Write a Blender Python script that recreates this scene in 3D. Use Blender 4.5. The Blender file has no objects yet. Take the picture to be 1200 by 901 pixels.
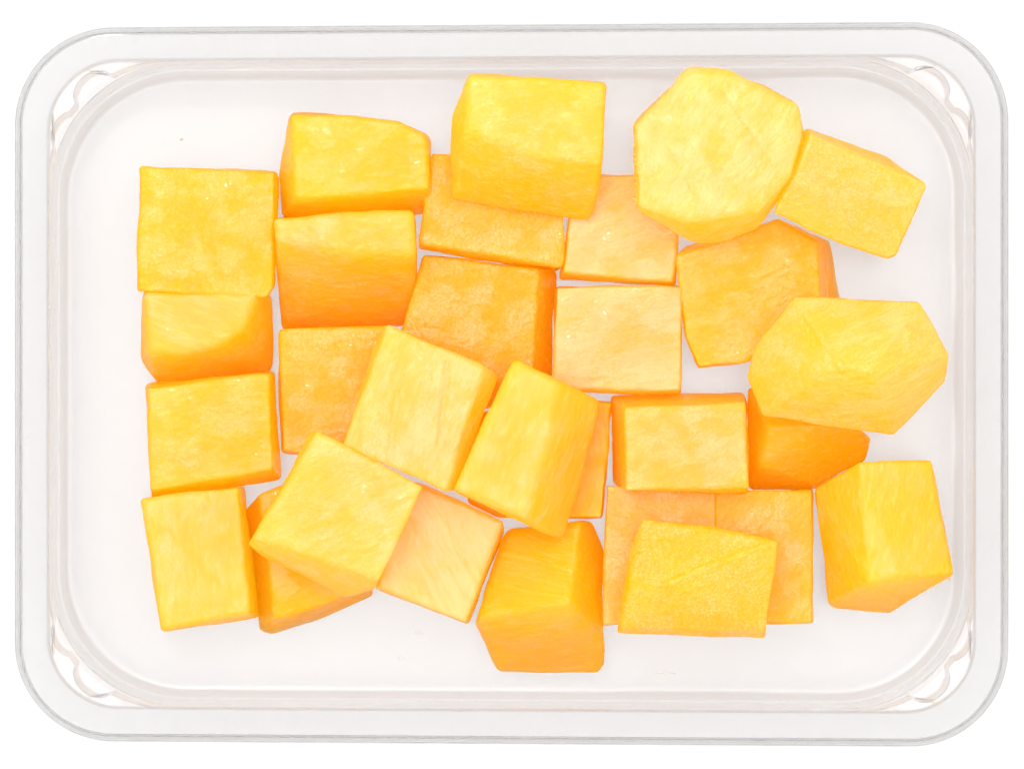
import bpy, bmesh, math, random
import numpy as np
from mathutils import Vector

# ---------------------------------------------------------------- camera, light, exposure
scene = bpy.context.scene
CAM_H = 1.0            # camera height above the tray floor (m)
FPX = 5940.0           # focal length in pixels of a 1200 px wide picture
cam_d = bpy.data.cameras.new('camera')
cam_d.sensor_fit = 'HORIZONTAL'
cam_d.sensor_width = 36.0
cam_d.lens = 36.0 * FPX / 1200.0
cam_d.clip_start = 0.05
cam_d.clip_end = 50.0
cam = bpy.data.objects.new('camera', cam_d)
cam.location = (0, 0, CAM_H)
scene.collection.objects.link(cam)
scene.camera = cam

world = bpy.data.worlds.new('World')
scene.world = world
world.use_nodes = True
world.node_tree.nodes['Background'].inputs['Color'].default_value = (1.0, 0.995, 0.985, 1)
world.node_tree.nodes['Background'].inputs['Strength'].default_value = 0.90


def area_light(name, loc, size, power, col=(1, 1, 1)):
    d = bpy.data.lights.new(name, 'AREA')
    d.shape = 'RECTANGLE'
    d.size, d.size_y = size
    d.energy = power
    d.color = col
    o = bpy.data.objects.new(name, d)
    o.location = loc
    o.rotation_euler = (0, 0, 0)                 # hangs level above the table, facing down
    scene.collection.objects.link(o)
    return o


area_light('softbox_key', (-0.16, 0.22, 1.25), (1.15, 1.15), 9.6, (1.0, 0.99, 0.97))

area_light('added_sparkle_lamp', (-0.20, 0.36, 1.20), (0.055, 0.055), 1.1)  # added lamp without a known source, gives the wet flesh its sparkles

vs = scene.view_settings
vs.view_transform = 'Standard'
vs.look = 'None'
vs.exposure = 0.70
vs.gamma = 1.0
vs.use_curve_mapping = False
cy = scene.cycles
cy.use_denoising = True
cy.use_adaptive_sampling = True
cy.adaptive_threshold = 0.04
cy.adaptive_min_samples = 16
cy.max_bounces = 20
cy.diffuse_bounces = 14
cy.glossy_bounces = 6
cy.transmission_bounces = 16
cy.transparent_max_bounces = 24
cy.caustics_refractive = True
cy.caustics_reflective = False
cy.blur_glossy = 0.3
cy.sample_clamp_indirect = 6.0

# ---------------------------------------------------------------- helpers
C = scene.collection


def W(px, py, z):
    """Point at height z (mm above the tray floor) seen at pixel px, py of the 1200 x 901 frame."""
    zz = z * 0.001
    k = (CAM_H - zz) / FPX
    return ((px - 600.0) * k, (450.5 - py) * k, zz)


def tag(o, label=None, cat=None, group=None, kind=None):
    if label: o['label'] = label
    if cat: o['category'] = cat
    if group: o['group'] = group
    if kind: o['kind'] = kind
    return o


_rng = np.random.RandomState(7)
_PERM = _rng.rand(64, 64, 64)


def vnoise(p):
    """Smooth value noise on an (n,3) array, values about -1..1."""
    i = np.floor(p).astype(int)
    f = p - i
    f = f * f * (3 - 2 * f)
    out = 0
    for dx in (0, 1):
        wx = f[:, 0] if dx else 1 - f[:, 0]
        for dy in (0, 1):
            wy = f[:, 1] if dy else 1 - f[:, 1]
            for dz in (0, 1):
                wz = f[:, 2] if dz else 1 - f[:, 2]
                out = out + wx * wy * wz * _PERM[(i[:, 0] + dx) % 64, (i[:, 1] + dy) % 64, (i[:, 2] + dz) % 64]
    return out * 2 - 1


# ---------------------------------------------------------------- materials
def new_mat(name):
    m = bpy.data.materials.new(name)
    m.use_nodes = True
    nt = m.node_tree
    return m, nt, nt.nodes['Principled BSDF']


def mat_table():
    m, nt, b = new_mat('white_table')
    n = nt.nodes.new('ShaderNodeTexNoise'); n.inputs['Scale'].default_value = 60
    r = nt.nodes.new('ShaderNodeValToRGB')
    r.color_ramp.elements[0].color = (0.59, 0.59, 0.59, 1)
    r.color_ramp.elements[1].color = (0.61, 0.61, 0.61, 1)
    nt.links.new(n.outputs['Fac'], r.inputs['Fac'])
    nt.links.new(r.outputs['Color'], b.inputs['Base Color'])
    b.inputs['Roughness'].default_value = 0.7
    b.inputs['Specular IOR Level'].default_value = 0.2
    # white acrylic sheet: much of the studio light comes through from below
    t = nt.nodes.new('ShaderNodeBsdfTranslucent'); t.inputs['Color'].default_value = (0.80, 0.80, 0.803, 1)
    mx = nt.nodes.new('ShaderNodeMixShader'); mx.inputs[0].default_value = 0.62
    nt.links.new(b.outputs[0], mx.inputs[1]); nt.links.new(t.outputs[0], mx.inputs[2])
    nt.links.new(mx.outputs[0], nt.nodes['Material Output'].inputs['Surface'])
    return m


def mat_plastic(name, refract, tint, rough):
    """Clear sheet: each face lets light straight through and mirrors the rest (Schlick)."""
    m, nt, b = new_mat(name)
    N, L = nt.nodes.new, nt.links.new
    nt.nodes.remove(b)
    out = nt.nodes['Material Output']
    tc = N('ShaderNodeTexCoord')
    n = N('ShaderNodeTexNoise'); n.inputs['Scale'].default_value = 140; n.inputs['Detail'].default_value = 3
    L(tc.outputs['Object'], n.inputs['Vector'])
    bp = N('ShaderNodeBump'); bp.inputs['Strength'].default_value = 0.06; bp.inputs['Distance'].default_value = 0.0004
    L(n.outputs['Fac'], bp.inputs['Height'])
    lw = N('ShaderNodeLayerWeight'); lw.inputs['Blend'].default_value = 0.5
    L(bp.outputs['Normal'], lw.inputs['Normal'])
    p = N('ShaderNodeMath'); p.operation = 'POWER'; p.inputs[1].default_value = 5.0
    L(lw.outputs['Facing'], p.inputs[0])
    f = N('ShaderNodeMath'); f.operation = 'MULTIPLY_ADD'; f.inputs[1].default_value = 0.97; f.inputs[2].default_value = 0.03
    L(p.outputs[0], f.inputs[0])
    tr = N('ShaderNodeBsdfTransparent'); tr.inputs['Color'].default_value = (tint + 0.004, tint - 0.006, tint - 0.008, 1)
    gl = N('ShaderNodeBsdfGlossy'); gl.inputs['Color'].default_value = (0.98, 0.98, 0.98, 1); gl.inputs['Roughness'].default_value = rough
    L(bp.outputs['Normal'], gl.inputs['Normal'])
    mx = N('ShaderNodeMixShader')
    L(f.outputs[0], mx.inputs[0]); L(tr.outputs[0], mx.inputs[1]); L(gl.outputs[0], mx.inputs[2])
    gs = N('ShaderNodeBsdfGlass'); gs.inputs['IOR'].default_value = 1.38; gs.inputs['Roughness'].default_value = 0.02
    gs.inputs['Color'].default_value = (tint, tint, tint + 0.003, 1)
    L(bp.outputs['Normal'], gs.inputs['Normal'])
    m2 = N('ShaderNodeMixShader'); m2.inputs[0].default_value = refract
    L(mx.outputs[0], m2.inputs[1]); L(gs.outputs[0], m2.inputs[2])
    L(m2.outputs[0], out.inputs['Surface'])
    return m


def mat_mango():
    """Flesh: object colour carries R paleness, G fibre direction, B fibre tilt, A wetness."""
    m, nt, b = new_mat('mango_flesh')
    N, L = nt.nodes.new, nt.links.new
    tc = N('ShaderNodeTexCoord')
    oi = N('ShaderNodeObjectInfo')
    sep = N('ShaderNodeSeparateColor'); L(oi.outputs['Color'], sep.inputs['Color'])
    ang = N('ShaderNodeMath'); ang.operation = 'MULTIPLY'; ang.inputs[1].default_value = math.pi
    L(sep.outputs['Green'], ang.inputs[0])
    rot = N('ShaderNodeVectorRotate'); rot.rotation_type = 'Z_AXIS'
    L(tc.outputs['Object'], rot.inputs['Vector']); L(ang.outputs[0], rot.inputs['Angle'])
    tl = N('ShaderNodeMath'); tl.operation = 'MULTIPLY'; tl.inputs[1].default_value = math.pi / 2
    L(sep.outputs['Blue'], tl.inputs[0])
    rt = N('ShaderNodeVectorRotate'); rt.rotation_type = 'Y_AXIS'
    L(rot.outputs['Vector'], rt.inputs['Vector']); L(tl.outputs[0], rt.inputs['Angle'])
    sd = N('ShaderNodeVectorMath'); sd.operation = 'MULTIPLY_ADD'
    sd.inputs[1].default_value = (1, 1, 1)
    seed = N('ShaderNodeCombineXYZ')
    L(oi.outputs['Random'], seed.inputs['X']); L(oi.outputs['Random'], seed.inputs['Y']); L(oi.outputs['Random'], seed.inputs['Z'])
    L(rt.outputs['Vector'], sd.inputs[0]); L(seed.outputs['Vector'], sd.inputs[2])

    def noise(scale, detail, stretch=None, rough=0.55, dist=0.0):
        n = N('ShaderNodeTexNoise')
        n.inputs['Scale'].default_value = scale; n.inputs['Detail'].default_value = detail
        n.inputs['Roughness'].default_value = rough; n.inputs['Distortion'].default_value = dist
        src = sd.outputs['Vector']
        if stretch:
            mp = N('ShaderNodeMapping'); mp.inputs['Scale'].default_value = stretch
            L(src, mp.inputs['Vector']); src = mp.outputs['Vector']
        L(src, n.inputs['Vector'])
        return n.outputs['Fac']

    def mr(sock, a, b_, c, d):
        n = N('ShaderNodeMapRange'); n.inputs[1].default_value = a; n.inputs[2].default_value = b_
        n.inputs[3].default_value = c; n.inputs[4].default_value = d
        L(sock, n.inputs[0]); return n.outputs[0]

    def math2(op, x, y):
        n = N('ShaderNodeMath'); n.operation = op
        for i, s in enumerate((x, y)):
            if isinstance(s, (int, float)): n.inputs[i].default_value = s
            else: L(s, n.inputs[i])
        return n.outputs[0]

    big = noise(75, 2, None, 0.5, 0.6)                    # cloudy patches, about 10 mm
    streak = noise(260, 4, (0.3, 1, 1), 0.6, 0.5)        # fibre bands
    fine = noise(1700, 3, (0.3, 1, 1), 0.6)               # fibres
    grain = noise(3000, 2, (0.7, 1, 1), 0.6)              # wet cells
    t = math2('ADD', sep.outputs['Red'], mr(big, 0.3, 0.7, -0.18, 0.18))
    t = math2('ADD', t, mr(streak, 0.3, 0.7, -0.22, 0.22))
    t = math2('ADD', t, mr(fine, 0.3, 0.7, -0.10, 0.10))
    cell_glint = noise(2600, 1, (0.6, 1, 1), 0.5)               # pale cells, their wet highlights painted into the colour
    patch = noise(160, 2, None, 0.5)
    t = math2('ADD', t, math2('MULTIPLY', mr(cell_glint, 0.52, 0.66, 0.0, 0.55), math2('MULTIPLY', oi.outputs['Alpha'], mr(patch, 0.40, 0.60, 0.35, 1.0))))
    t = math2('ADD', t, math2('MULTIPLY', mr(grain, 0.35, 0.68, -0.10, 0.16), mr(oi.outputs['Alpha'], 0.2, 1.0, 0.1, 0.9)))
    ramp = N('ShaderNodeValToRGB')
    cr = ramp.color_ramp
    cr.elements[0].position = 0.0; cr.elements[0].color = (0.985, 0.475, 0.002, 1)
    cr.elements[1].position = 1.0; cr.elements[1].color = (0.985, 0.555, 0.20, 1)
    e = cr.elements.new(0.35); e.color = (0.985, 0.485, 0.008, 1)
    e = cr.elements.new(0.7); e.color = (0.985, 0.478, 0.05, 1)
    L(t, ramp.inputs['Fac'])
    def mixc(fac, a_, colr):
        n = N('ShaderNodeMix'); n.data_type = 'RGBA'
        L(fac, n.inputs[0]); L(a_, n.inputs[6]); n.inputs[7].default_value = colr
        return n.outputs[2]
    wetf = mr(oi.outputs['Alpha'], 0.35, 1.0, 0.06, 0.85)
    col = mixc(math2('MULTIPLY', mr(cell_glint, 0.50, 0.66, 0.0, 0.55), math2('MULTIPLY', wetf, mr(patch, 0.38, 0.58, 0.3, 1.0))), ramp.outputs['Color'], (0.985, 0.74, 0.20, 1))  # cream dots painted as wet speckle, strongest on the wettest chunks
    col = mixc(math2('MULTIPLY', mr(cell_glint, 0.48, 0.34, 0.0, 0.35), wetf), col, (0.97, 0.34, 0.0, 1))
    thread = noise(1000, 3, (0.07, 1, 1), 0.55, 0.2)        # long pale threads
    col = mixc(mr(thread, 0.53, 0.72, 0.0, 0.42), col, (0.985, 0.70, 0.22, 1))
    col = mixc(mr(thread, 0.44, 0.28, 0.0, 0.42), col, (0.98, 0.40, 0.005, 1))
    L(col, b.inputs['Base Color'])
    b.inputs['Subsurface Weight'].default_value = 0.0
    b.inputs['Subsurface Radius'].default_value = (1.0, 0.75, 0.22)
    b.inputs['Subsurface Scale'].default_value = 0.008
    b.inputs['IOR'].default_value = 1.5
    L(mr(grain, 0.3, 0.7, 0.34, 0.48), b.inputs['Roughness'])
    L(mr(sep.outputs['Red'], 0.3, 0.85, 0.2, 0.9), b.inputs['Specular IOR Level'])
    bp = N('ShaderNodeBump')
    bp.inputs['Distance'].default_value = 0.00035
    L(mr(oi.outputs['Alpha'], 0.0, 1.0, 0.35, 1.0), bp.inputs['Strength'])
    L(math2('ADD', math2('MULTIPLY', grain, 0.35), fine), bp.inputs['Height'])
    L(bp.outputs['Normal'], b.inputs['Normal'])
    # thin film of juice over the cells
    wetn = noise(1100, 1, (0.45, 1, 1), 0.5)
    bc = N('ShaderNodeBump')
    bc.inputs['Distance'].default_value = 0.0003
    L(mr(oi.outputs['Alpha'], 0.0, 1.0, 0.45, 1.0), bc.inputs['Strength'])
    L(wetn, bc.inputs['Height'])
    cw = math2('MULTIPLY', mr(oi.outputs['Alpha'], 0.0, 1.0, 0.4, 0.9), mr(patch, 0.43, 0.58, 0.15, 1.0))
    L(cw, b.inputs['Coat Weight'])
    b.inputs['Coat Roughness'].default_value = 0.05
    b.inputs['Coat IOR'].default_value = 1.6
    L(bc.outputs['Normal'], b.inputs['Coat Normal'])
    # light soaks into the flesh, wanders about inside and leaves through other faces
    tr = N('ShaderNodeBsdfTranslucent')
    br = N('ShaderNodeMix'); br.data_type = 'RGBA'; br.inputs[0].default_value = 0.68
    L(col, br.inputs[6]); br.inputs[7].default_value = (0.995, 0.95, 0.06, 1)
    L(br.outputs[2], tr.inputs['Color'])
    mx = N('ShaderNodeMixShader'); mx.inputs[0].default_value = 0.55
    L(b.outputs[0], mx.inputs[1]); L(tr.outputs[0], mx.inputs[2])
    L(mx.outputs[0], nt.nodes['Material Output'].inputs['Surface'])
    return m


M_TABLE, M_MANGO = mat_table(), mat_mango()
M_RIM, M_WALL, M_BASE = mat_plastic('clear_plastic_rim', 0.8, 0.825, 0.1), mat_plastic('clear_plastic_wall', 0.3, 0.952, 0.15), mat_plastic('clear_plastic_base', 0.0, 0.874, 0.25)
M_EDGE = mat_plastic('clear_plastic_base_edge', 0.0, 0.888, 0.3)

# ---------------------------------------------------------------- white surface
bm = bmesh.new()
bmesh.ops.create_grid(bm, x_segments=8, y_segments=8, size=1.5)
for v in bm.verts: v.co.z = -0.0005
me = bpy.data.meshes.new('white_surface'); bm.to_mesh(me); bm.free()
me.materials.append(M_TABLE)
o = bpy.data.objects.new('white_surface', me); C.objects.link(o)
tag(o, 'plain white surface under the clear tray', 'table', kind='structure')

# ---------------------------------------------------------------- clear plastic tray
ARC = 64       # steps per corner
SIDE = 10      # steps per straight side
OX0, OX1, OYC, OH = 17.0, 1182.0, 450.3, 421.0


def bump(deg):
    """Outward bulge (px) of the stacking lugs; deg runs 0 at the short side to 90 at the long side."""
    def b(c, half, amp):
        u = (deg - c) / half
        return amp * (1 - u * u) ** 0.55 if abs(u) < 1 else 0.0
    return b(51.0, 10.5, 15.0) + b(25.0, 8.5, 7.5)


def ring_pts(inset, r, lug):
    x0, x1 = OX0 + inset, OX1 - inset
    hh = OH - inset
    y0, y1 = -hh, hh
    pts = []
    # corners in order TL, TR, BR, BL (picture y down)
    for ci, (cx, cyy, sx, sy, flip) in enumerate(((x0 + r, y0 + r, -1, -1, False), (x1 - r, y0 + r, 1, -1, True),
                                                  (x1 - r, y1 - r, 1, 1, False), (x0 + r, y1 - r, -1, 1, True))):
        seq = []
        for k in range(ARC + 1):
            d = 90.0 * k / ARC
            rr = r + (bump(d) * lug if lug else 0)
            a = math.radians(d)
            seq.append((cx + sx * rr * math.cos(a), cyy + sy * rr * math.sin(a)))
        if flip: seq.reverse()
        pts.append(seq)
    out, zone = [], []
    for ci in range(4):
        out += pts[ci]; zone += [ci] * (ARC + 1)
        a, b = pts[ci][-1], pts[(ci + 1) % 4][0]
        for k in range(1, SIDE):
            t = k / SIDE
            out.append((a[0] + (b[0] - a[0]) * t, a[1] + (b[1] - a[1]) * t)); zone.append(-1)
    res = []
    for x, y in out:
        s = (417.5 + 7.5 * (x - OX0) / (OX1 - OX0)) / OH
        res.append((x, OYC + y * s))
    return res, zone


RINGS = [  # inset px, corner radius px, height mm, lug strength
    (0.0, 116, 26.1, 0), (0.2, 115.8, 26.35, 0), (0.8, 115.2, 26.6, 0), (4.4, 111.6, 27.6, 0), (5.3, 110.7, 27.85, 0),
    (5.75, 110.25, 28.2, 0), (6.2, 109.8, 28.9, 0), (6.7, 109.3, 29.4, 0), (7.6, 108.4, 29.65, 0), (9.0, 107, 29.7, 0),
    (11, 105.3, 29.7, 0),
    (36.0, 85, 29.6, 0), (38.6, 82.8, 29.55, 0), (41.4, 80.5, 29.2, 0), (42.2, 80, 28.0, 0), (42.6, 80, 26.3, 0),
    (42.7, 81, 25.9, 0), (42.75, 86, 25.75, 0), (42.8, 127, 25.7, 0.9), (42.85, 131, 25.5, 1), (42.95, 133, 25.0, 1),
    (43.9, 140, 21.2, 1), (44.0, 141, 20.8, 0.95), (44.05, 144, 20.6, 0.8), (44.1, 152.5, 20.5, 0), (44.2, 153, 20.3, 0), (44.4, 153.5, 19.8, 0),
    (46.5, 153, 12.0, 0), (48, 152, 6.0, 0), (50, 150.5, 3.0, 0), (53, 148.5, 1.4, 0), (57, 145.5, 0.45, 0), (64, 140, 0.03, 0), (67, 138, 0.0, 0), (70, 136, 0.0, 0),
    (140, 100, 0.0, 0), (300, 60, 0.0, 0)]
RIM_END, WALL_END = 13, 30          # ring index where rim meets wall, wall meets base
LUG_A, LUG_B = 17, 25

verts, nper = [], None
for inset, r, z, lug in RINGS:
    p, zone = ring_pts(inset, r, lug)
    nper = len(p)
    verts += [W(x, y, z) for x, y in p]
nr = len(RINGS)
faces, fpart = [], []
for i in range(nr - 1):
    for k in range(nper):
        k2 = (k + 1) % nper
        faces.append((i * nper + k, i * nper + k2, (i + 1) * nper + k2, (i + 1) * nper + k))
        if i < RIM_END: part = 'rim'
        elif i < WALL_END:
            part = 'wall'
            if LUG_A <= i < LUG_B and zone[k] >= 0 and zone[k] == zone[k2]:
                part = 'lug%d' % zone[k]
        elif i < 34: part = 'edge'
        else: part = 'base'
        fpart.append(part)
faces.append(tuple((nr - 1) * nper + k for k in range(nper))); fpart.append('base')
tmp = bpy.data.meshes.new('tmp'); tmp.from_pydata(verts, [], faces); tmp.update()
nrm = np.array([v.normal[:] for v in tmp.vertices])
vco = np.array(verts)
if nrm[-1][2] < 0:      # normals must look up / inwards
    faces = [tuple(reversed(f)) for f in faces]; nrm = -nrm
bpy.data.meshes.remove(tmp)
TH = 0.00045
low = vco - nrm * TH
nv = len(vco)
allv = np.vstack([vco, low])
alln = np.vstack([nrm, -nrm])
faces2 = [tuple(i + nv for i in reversed(f)) for f in faces]
allf = faces + faces2
allp = fpart + fpart
for k in range(nper):   # close the outer lip edge
    k2 = (k + 1) % nper
    allf.append((k2, k, k + nv, k2 + nv)); allp.append('rim')

tray = bpy.data.objects.new('plastic_tray', None); C.objects.link(tray)
tray.location = (0, 0, 0)
tag(tray, 'clear plastic rectangular tray with rounded corners holding the mango chunks', 'tray')
for part, nm in (('rim', 'rim'), ('wall', 'wall'), ('edge', 'base_edge'), ('base', 'base'), ('lug0', 'corner_lug'), ('lug1', 'corner_lug'), ('lug2', 'corner_lug'), ('lug3', 'corner_lug')):
    fs = [f for f, p in zip(allf, allp) if p == part]
    used = sorted({i for f in fs for i in f}); idx = {u: n for n, u in enumerate(used)}
    me = bpy.data.meshes.new(nm)
    me.from_pydata([tuple(allv[u]) for u in used], [], [tuple(idx[i] for i in f) for f in fs])
    me.polygons.foreach_set('use_smooth', [True] * len(me.polygons))
    me.update()
    if part != 'rim':
        me.normals_split_custom_set_from_vertices([tuple(alln[u]) for u in used])
    me.materials.append({'rim': M_RIM, 'base': M_BASE, 'edge': M_EDGE}.get(part, M_WALL))
    ob = bpy.data.objects.new(nm, me); C.objects.link(ob); ob.parent = tray

# ---------------------------------------------------------------- mango chunks
GROUP = 'mango chunks in the clear tray'
VOX = 0.00036
chunk_n = 0


def hull2d(p):
    p = sorted(set(p))
    def half(q):
        h = []
        for a in q:
            while len(h) > 1 and (h[-1][0] - h[-2][0]) * (a[1] - h[-2][1]) - (h[-1][1] - h[-2][1]) * (a[0] - h[-2][0]) <= 0: h.pop()
            h.append(a)
        return h[:-1]
    return half(p) + half(p[::-1])


def chunk(label, top, zt, low=(), zb=0.0, shrink=0.985, pale=0.45, fib=0.0, wet=0.5, sm=6, amp=0.40, bottom=None, grooves=(), hairs=()):
    """Mango chunk: top corners (px, py[, mm]) at height zt, lower visible corners (px, py, mm), underside at zb."""
    global chunk_n
    chunk_n += 1
    rnd = random.Random(chunk_n * 17)
    pts = []
    tp = [(t[0], t[1], t[2] if len(t) > 2 else zt) for t in top]
    vis = tp + [tuple(q) for q in low]
    if zb > 18:                                  # second layer: flat slabs
        vis = [(x, y, zb + (z - zb) * 0.70) for x, y, z in vis]
    pts += [W(*q) for q in vis]
    h2 = hull2d([(q[0], q[1]) for q in vis])
    cx = sum(q[0] for q in h2) / len(h2); cyy = sum(q[1] for q in h2) / len(h2)
    if bottom is None:
        bottom = [(cx + (x - cx) * shrink, cyy + (y - cyy) * shrink, zb) for x, y in h2]
    pts += [W(*q) for q in bottom]
    P = np.array(pts)
    org = Vector((float(P[:, 0].mean()), float(P[:, 1].mean()), float(P[:, 2].min())))
    bm = bmesh.new()
    for q in pts: bm.verts.new(Vector(q) - org)
    r = bmesh.ops.convex_hull(bm, input=bm.verts[:], use_existing_faces=False)
    dead = [g for g in r['geom_interior'] + r['geom_unused'] if isinstance(g, bmesh.types.BMVert)]
    bmesh.ops.delete(bm, geom=list(set(dead)), context='VERTS')
    bmesh.ops.recalc_face_normals(bm, faces=bm.faces[:])
    me = bpy.data.meshes.new('hull'); bm.to_mesh(me); bm.free()
    t = bpy.data.objects.new('hull', me); C.objects.link(t)
    md = t.modifiers.new('r', 'REMESH'); md.mode = 'VOXEL'; md.voxel_size = VOX
    ms = t.modifiers.new('s', 'SMOOTH'); ms.factor = 0.5; ms.iterations = sm
    dg = bpy.context.evaluated_depsgraph_get()
    fin = bpy.data.meshes.new_from_object(t.evaluated_get(dg))
    bpy.data.objects.remove(t); bpy.data.meshes.remove(me)
    fin.name = 'mango_chunk'
    n = len(fin.vertices)
    co = np.empty(n * 3); fin.vertices.foreach_get('co', co); co = co.reshape(-1, 3)
    no = np.empty(n * 3); fin.vertices.foreach_get('normal', no); no = no.reshape(-1, 3)
    a = fib * math.pi
    ca, sa = math.cos(a), math.sin(a)
    q = co * 1000.0
    u = np.stack([q[:, 0] * ca - q[:, 1] * sa, q[:, 0] * sa + q[:, 1] * ca, q[:, 2]], 1) + rnd.random() * 40 + 100
    d = vnoise(u / 9.0) * amp
    d += 0.10 + 0.004 * sm
    d += vnoise(u / 4.0 + 11) * amp * 0.35
    d += vnoise(u / np.array([5.0, 1.1, 1.1]) + 5) * 0.07 * (0.4 + wet)
    d += vnoise(u / np.array([2.0, 0.8, 0.8]) + 9) * 0.04 * (0.2 + wet)
    for x0, y0, x1, y1, dep in grooves:          # shallow cuts on the upper face
        A = np.array(W(x0, y0, zt)[:2]) - np.array(org[:2]); B = np.array(W(x1, y1, zt)[:2]) - np.array(org[:2])
        t = np.clip(((co[:, :2] - A) @ (B - A)) / ((B - A) @ (B - A)), 0, 1)
        ds = np.linalg.norm(co[:, :2] - A - t[:, None] * (B - A), axis=1) * 1000 + vnoise(u / 3.0) * 0.25
        d -= dep * np.exp(-(ds / 0.55) ** 2) * (no[:, 2] > 0.5)
    co = co + no * (d * 0.001)[:, None]
    fin.vertices.foreach_set('co', co.ravel())
    fin.polygons.foreach_set('use_smooth', [True] * len(fin.polygons))
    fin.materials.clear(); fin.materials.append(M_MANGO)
    fin.update()
    ob = bpy.data.objects.new('mango_chunk', fin); C.objects.link(ob)
    ob.location = org
    ob.color = (pale, fib, max(0.0, min(1.0, 0.1 + 0.85 * wet * wet + rnd.uniform(-0.1, 0.1))), wet)
    if hairs:                                    # torn fibre ends along an edge
        bmh = bmesh.new()
        for (x0, y0, x1, y1, z, cnt) in hairs:
            A, B = Vector(W(x0, y0, z)) - org, Vector(W(x1, y1, z)) - org
            out = (B - A).cross(Vector((0, 0, 1))).normalized()
            if out.dot((A + B) / 2) < 0: out = -out
            for k in range(cnt):
                p = A.lerp(B, rnd.random()) - out * 0.0004
                dv = (out + Vector((rnd.uniform(-.5, .5), rnd.uniform(-.5, .5), rnd.uniform(-.3, .3)))).normalized()
                ln = rnd.uniform(0.0005, 0.0011); w = rnd.uniform(0.00007, 0.00016)
                s1 = dv.orthogonal().normalized() * w; s2 = dv.cross(s1)
                base = [bmh.verts.new(p + s1 * math.cos(q_) + s2 * math.sin(q_)) for q_ in (0, 2.1, 4.2)]
                tip = bmh.verts.new(p + dv * ln)
                for i in range(3): bmh.faces.new((base[i], base[(i + 1) % 3], tip))
        mh = bpy.data.meshes.new('torn_fibres'); bmh.to_mesh(mh); bmh.free(); mh.materials.append(M_MANGO)
        oh = bpy.data.objects.new('torn_fibres', mh); C.objects.link(oh); oh.parent = ob; oh.color = ob.color; oh['kind'] = 'stuff'
    return tag(ob, label, 'mango chunk', GROUP)


# --- left column, top to bottom
chunk('deep orange square mango chunk at the top of the far left column',
      [(164, 196), (322, 202), (319, 338), (312, 349), (162, 340)], 22, [(326, 210, 10), (322, 335, 10)], pale=0.36, fib=0.9, wet=0.8)
chunk('rounded mango chunk with pale top, second down in the far left column',
      [(169, 342), (300, 344), (285, 385), (255, 405), (215, 412), (173, 414)], 22,
      [(316, 346, 15), (317, 430, 7), (310, 437, 6), (186, 448, 8), (167, 420, 12)], pale=0.62, fib=0.1, wet=0.15, sm=50)
chunk('slightly tilted mango chunk, third down in the far left column',
      [(173, 455), (314, 439), (320, 550), (177, 574)], 22, [(320, 437, 14), (328, 560, 10), (177, 584, 8), (172, 451, 16)], pale=0.42, fib=0.95, wet=0.6)
chunk('pale orange mango chunk at the bottom of the far left column',
      [(166, 585), (280, 570), (292, 719), (190, 737)], 23, [(287, 570, 6), (302, 722, 4), (192, 739, 15)], pale=0.58, fib=0.5, wet=0.3)
# --- second column
chunk('orange mango chunk with a wet left edge at the top of the second column',
      [(341, 134), (400, 136), (465, 144), (499, 159), (502, 222), (347, 231)], 27,
      [(327, 205, 14), (331, 255, 9), (499, 249, 9), (504, 165, 18)], pale=0.40, fib=0.97, wet=0.55, sm=16)
chunk('mango chunk with pale upper half and shaded orange lower half in the second column',
      [(321, 257, 26), (485, 247, 28), (487, 300, 27), (420, 297, 27), (323, 282, 25.5)], 26,
      [(331, 386, 7), (476, 379, 7), (486, 350, 12)], pale=0.60, fib=0.93, wet=0.35, sm=36)
chunk('deep orange mango chunk under the two tilted pale chunks, left of centre',
      [(328, 387), (456, 382), (456, 534), (331, 530)], 18, [(328, 470, 8)], pale=0.38, fib=0.95, wet=0.9)
chunk('deep orange wedge of mango at the bottom, mostly under a tilted pale chunk',
      [(304, 580), (330, 570), (428, 606), (433, 688), (380, 708), (322, 724), (316, 650)], 16,
      [(289, 598, 6), (307, 736, 2), (318, 740, 2), (372, 724, 3), (437, 697, 6)], pale=0.25, fib=0.85, wet=0.6)
chunk('smooth pale mango chunk lying low between the tilted chunk and the faceted one at bottom',
      [(470, 562), (496, 569), (588, 612), (546, 730), (441, 689)], 24, [(590, 620, 16), (549, 731, 12)], pale=0.95, fib=0.35, wet=0.15, hairs=[(589, 618, 548, 728, 15, 24)])
# --- middle, low
chunk('wet deep orange mango chunk half covered by the topmost chunk of the top row',
      [(507, 182), (663, 196), (658, 311), (492, 285)], 22, [(652, 317, 10), (491, 291, 14)], pale=0.40, fib=0.8, wet=1.0)
chunk('deep orange speckled mango chunk in the middle, behind the tilted pale chunks',
      [(496, 299), (631, 316), (622, 462), (556, 480), (462, 440), (470, 392)], 18.5, [(650, 320, 8), (646, 460, 6)], pale=0.36, fib=0.05, wet=1.0)
chunk('pale mango chunk behind the topmost chunks, right of the wet orange one',
      [(674, 206), (770, 207), (795, 262), (788, 330), (661, 319)], 22, [(656, 327, 10), (790, 334, 10)], pale=0.88, fib=0.9, wet=0.45)
chunk('flat square pale yellow mango chunk right of centre',
      [(652, 337), (799, 336), (797, 458), (648, 455)], 22, [(797, 461, 14), (650, 459, 14)], pale=0.88, fib=0.93, wet=0.55)
chunk('large orange mango chunk with a cut right side, under the pale seven-sided one',
      [(793, 300), (850, 283), (912, 258), (957, 284), (962, 350), (930, 385), (872, 424), (818, 431), (804, 396)], 22,
      [(972, 284, 8), (985, 350, 4), (806, 290, 12)], pale=0.38, fib=0.9, wet=0.7)
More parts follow.
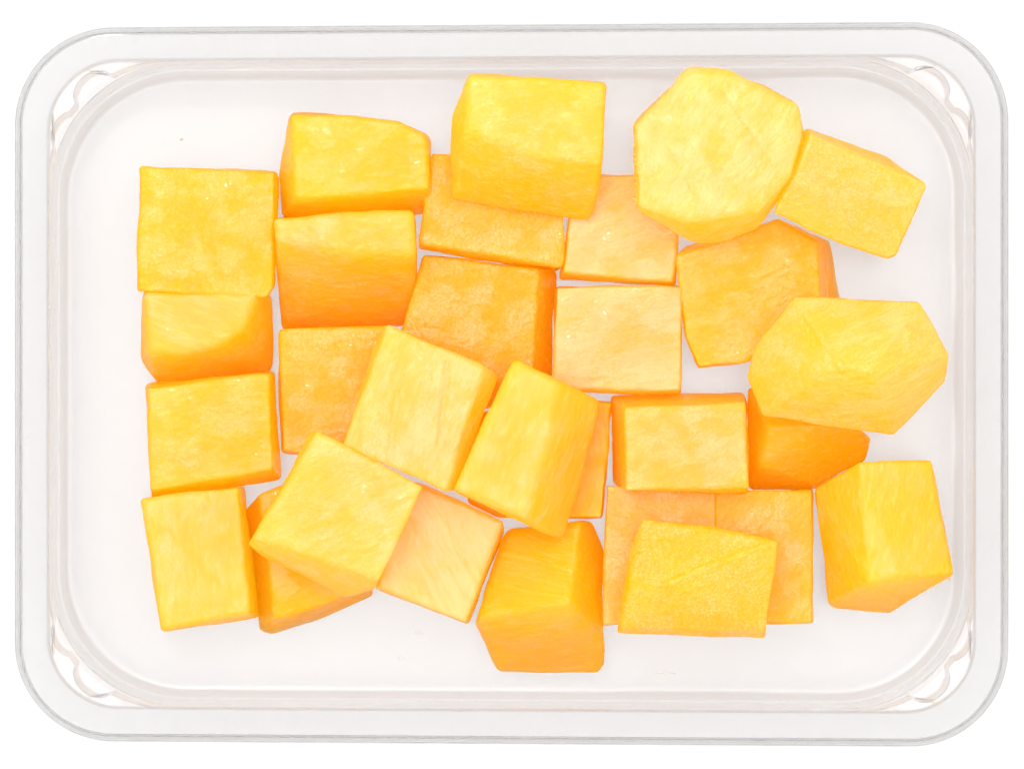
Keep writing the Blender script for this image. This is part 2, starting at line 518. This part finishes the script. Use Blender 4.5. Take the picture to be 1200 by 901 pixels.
chunk('small orange mango chunk peeking from under the big pale chunk at right',
      [(903, 500, 19), (958, 498, 18.5), (1010, 506, 14), (1019, 514, 11), (1014, 538, 9), (958, 570, 8), (890, 545, 16)], 18,
      [(878, 455, 10), (878, 573, 7), (953, 573, 4)], pale=0.42, fib=0.1, wet=0.4, sm=24)
chunk('square mango chunk with shaded upper edge below the flat pale one',
      [(732, 477), (874, 471), (876, 571), (733, 575)], 25, [(717, 465, 13), (870, 461, 14), (719, 565, 8), (876, 576, 18)], pale=0.62, fib=0.9, wet=0.6)
chunk('orange mango chunk showing only its right edge under the two-toned tilted chunk',
      [(560, 486), (640, 466), (716, 472), (706, 607), (584, 605), (550, 588)], 18, pale=0.34, fib=0.4, wet=0.3)
chunk('faceted orange mango chunk with two sloping sides at bottom centre',
      [(598, 621, 17), (680, 611, 19), (667, 706, 26), (560, 724, 20)], 20,
      [(590, 630, 15), (692, 613, 12), (705, 645, 9), (706, 745, 13), (585, 786, 5), (700, 787, 5), (707, 778, 6), (557, 731, 15)], pale=0.38, fib=0.05, wet=0.45, sm=16)
chunk('pale mango chunk behind the wet yellow slice, its left side showing',
      [(711, 568), (728, 574), (837, 578), (837, 724), (706, 732)], 18, pale=0.66, fib=0.1, wet=0.8)
chunk('orange mango chunk with a straight right side behind the wet yellow slice',
      [(838, 577), (951, 574), (952, 729), (841, 730)], 18, pale=0.46, fib=0.7, wet=0.85)
chunk('faceted mango chunk standing alone at the lower right near the tray corner',
      [(1007, 541, 27), (1090, 541, 25), (1116, 672, 25), (1052, 672, 27.5), (1018, 682, 27.5)], 26,
      [(956, 574, 17), (973, 706, 13), (980, 711, 11), (1042, 717, 8)], pale=0.52, fib=0.55, wet=0.35, sm=7, hairs=[(1042, 717, 1116, 676, 12, 24), (985, 712, 1042, 717, 9, 10)])
# --- upper layer
chunk('large yellow mango chunk with orange front face, highest in the top row',
      [(550, 88), (630, 92), (710, 98), (704, 190), (625, 183), (546, 152)], 44,
      [(530, 138, 36), (527, 185, 30), (528, 233, 25), (690, 257, 25), (700, 225, 32)], zb=22.6, pale=0.54, fib=0.95, wet=0.5, sm=18)
chunk('big pale seven-sided mango chunk on top at upper right',
      [(807, 82), (858, 86), (934, 122), (938, 152), (926, 205), (890, 248), (800, 260), (746, 243), (742, 146), (835, 175, 48.5)], 46,
      [(940, 160, 38), (930, 212, 34), (884, 264, 30), (850, 278, 29), (815, 280, 29), (792, 268, 34)], zb=23, pale=0.82, fib=0.7, wet=0.3, sm=30, amp=0.85, grooves=[(806, 120, 846, 232, 0.16), (850, 105, 905, 185, 0.14), (780, 170, 815, 235, 0.12)], hairs=[(742, 150, 800, 85, 45, 26), (742, 146, 744, 240, 45, 16)])
chunk('tilted pale mango chunk at the upper right corner, below the seven-sided one',
      [(950, 157, 36), (1085, 214, 31), (1086, 221, 30.5), (1050, 299, 30), (1040, 303, 30), (985, 285, 32), (907, 249, 35), (935, 200, 36.5)], 32,
      [(945, 151, 30), (1040, 186, 25)], pale=0.72, fib=0.05, wet=0.55, sm=8,
      bottom=[(948, 160, 23), (1078, 216, 3), (1042, 296, 2), (912, 246, 23)])
chunk('large faceted pale mango chunk at far right, lying over two others',
      [(932, 348, 41), (1077, 354, 38), (1112, 417, 35), (984, 428, 53), (1020, 434, 52)], 40,
      [(1107, 447, 30), (1046, 509, 26), (894, 486, 31), (876, 441, 32), (885, 408, 34)], zb=23, pale=0.78, fib=0.85, wet=0.45, sm=6, amp=0.30, grooves=[(932, 350, 986, 432, -0.45)], hairs=[(1046, 509, 1106, 448, 28, 12)])
chunk('tilted pale yellow mango chunk with two faint grooves, left of centre',
      [(455, 381), (567, 429), (521, 574), (402, 522)], 41, [(582, 441, 33), (532, 573, 33), (440, 405, 34)], zb=19.5, pale=0.78, fib=0.62, wet=0.45, grooves=[(524, 425, 514, 520, 0.4), (464, 462, 455, 548, 0.3)])
chunk('tilted pale mango chunk with orange lower left corner, above the bottom wedge',
      [(372, 506), (496, 570), (444, 679), (298, 630)], 39, [(365, 508, 32), (292, 637, 35), (310, 652, 27), (405, 698, 25.5), (438, 690, 25.5)],
      zb=24.2, pale=0.66, fib=0.85, wet=0.4)
chunk('tilted two-toned mango chunk, pale left and orange right, near the centre',
      [(604, 422), (655, 448), (636, 540), (615, 606), (531, 574)], 43, [(700, 470, 31), (685, 545, 27), (657, 627, 27), (640, 622, 33)],
      zb=19.8, pale=0.58, fib=0.6, wet=0.3, sm=36)
chunk('wet bright yellow mango slice with a diagonal ridge on top, lower right',
      [(753, 609, 33.5), (830, 618, 33.5), (912, 634, 40.5), (785, 684, 43), (738, 690, 37), (896, 738, 32.5), (728, 733, 33)], 35,
      [(895, 746, 27), (724, 741, 27), (740, 640, 32), (908, 670, 33)], zb=18.6, pale=0.50, fib=0.9, wet=1.0, sm=4, grooves=[(776, 686, 900, 637, -0.55)])

# ---------------------------------------------------------------- a crumb on the tray floor
bm = bmesh.new()
bmesh.ops.create_icosphere(bm, subdivisions=2, radius=0.00022)
for v in bm.verts:
    v.co = Vector((v.co.x * 1.3, v.co.y * 0.9, v.co.z * 0.7 + 0.0003)) * (1 + 0.15 * math.sin(v.co.x * 9000))
me = bpy.data.meshes.new('mango_crumb'); bm.to_mesh(me); bm.free()
me.polygons.foreach_set('use_smooth', [True] * len(me.polygons)); me.materials.append(M_MANGO)
o = bpy.data.objects.new('mango_crumb', me); C.objects.link(o); o.location = W(212, 164, 0.02); o.color = (1.0, 0, 0.3, 0.3)
tag(o, 'tiny orange crumb on the bare tray floor at upper left', 'crumb')

# ---------------------------------------------------------------- juice drops left on the tray floor
m, nt, b = new_mat('mango_juice')
n = nt.nodes.new('ShaderNodeTexNoise'); n.inputs['Scale'].default_value = 900
r = nt.nodes.new('ShaderNodeValToRGB')
r.color_ramp.elements[0].color = (0.62, 0.52, 0.40, 1); r.color_ramp.elements[1].color = (0.72, 0.64, 0.52, 1)
nt.links.new(n.outputs['Fac'], r.inputs['Fac']); nt.links.new(r.outputs['Color'], b.inputs['Base Color'])
b.inputs['Roughness'].default_value = 0.15; b.inputs['Alpha'].default_value = 0.10
for px, py, rx, ry, lab in ((491, 741, 4.5, 2.5, 'faint juice drop on the tray floor right of the bottom wedge, upper of two'),
                            (470, 771, 4.0, 2.6, 'faint juice drop near the bottom edge of the tray, lower of two'),
                            (779, 788, 12, 2.2, 'faint juice smear on the tray floor below the wet yellow slice')):
    rr = random.Random(px)
    bm = bmesh.new()
    bmesh.ops.create_uvsphere(bm, u_segments=18, v_segments=8, radius=1.0)
    k = CAM_H / FPX
    ph = rr.random() * 6
    for v in bm.verts:
        a = math.atan2(v.co.y, v.co.x)
        f = 1 + 0.22 * math.sin(2 * a + ph) + 0.12 * math.sin(5 * a + ph)
        v.co = Vector((v.co.x * rx * k * f, v.co.y * ry * k * f, 0.00004 + max(v.co.z, -0.05) * 0.00015))
    me = bpy.data.meshes.new('juice_drop'); bm.to_mesh(me); bm.free()
    me.polygons.foreach_set('use_smooth', [True] * len(me.polygons)); me.materials.append(m)
    o = bpy.data.objects.new('juice_drop', me); C.objects.link(o); o.location = W(px, py, 0.0)
    tag(o, lab, 'juice drop', 'juice drops on the tray floor')
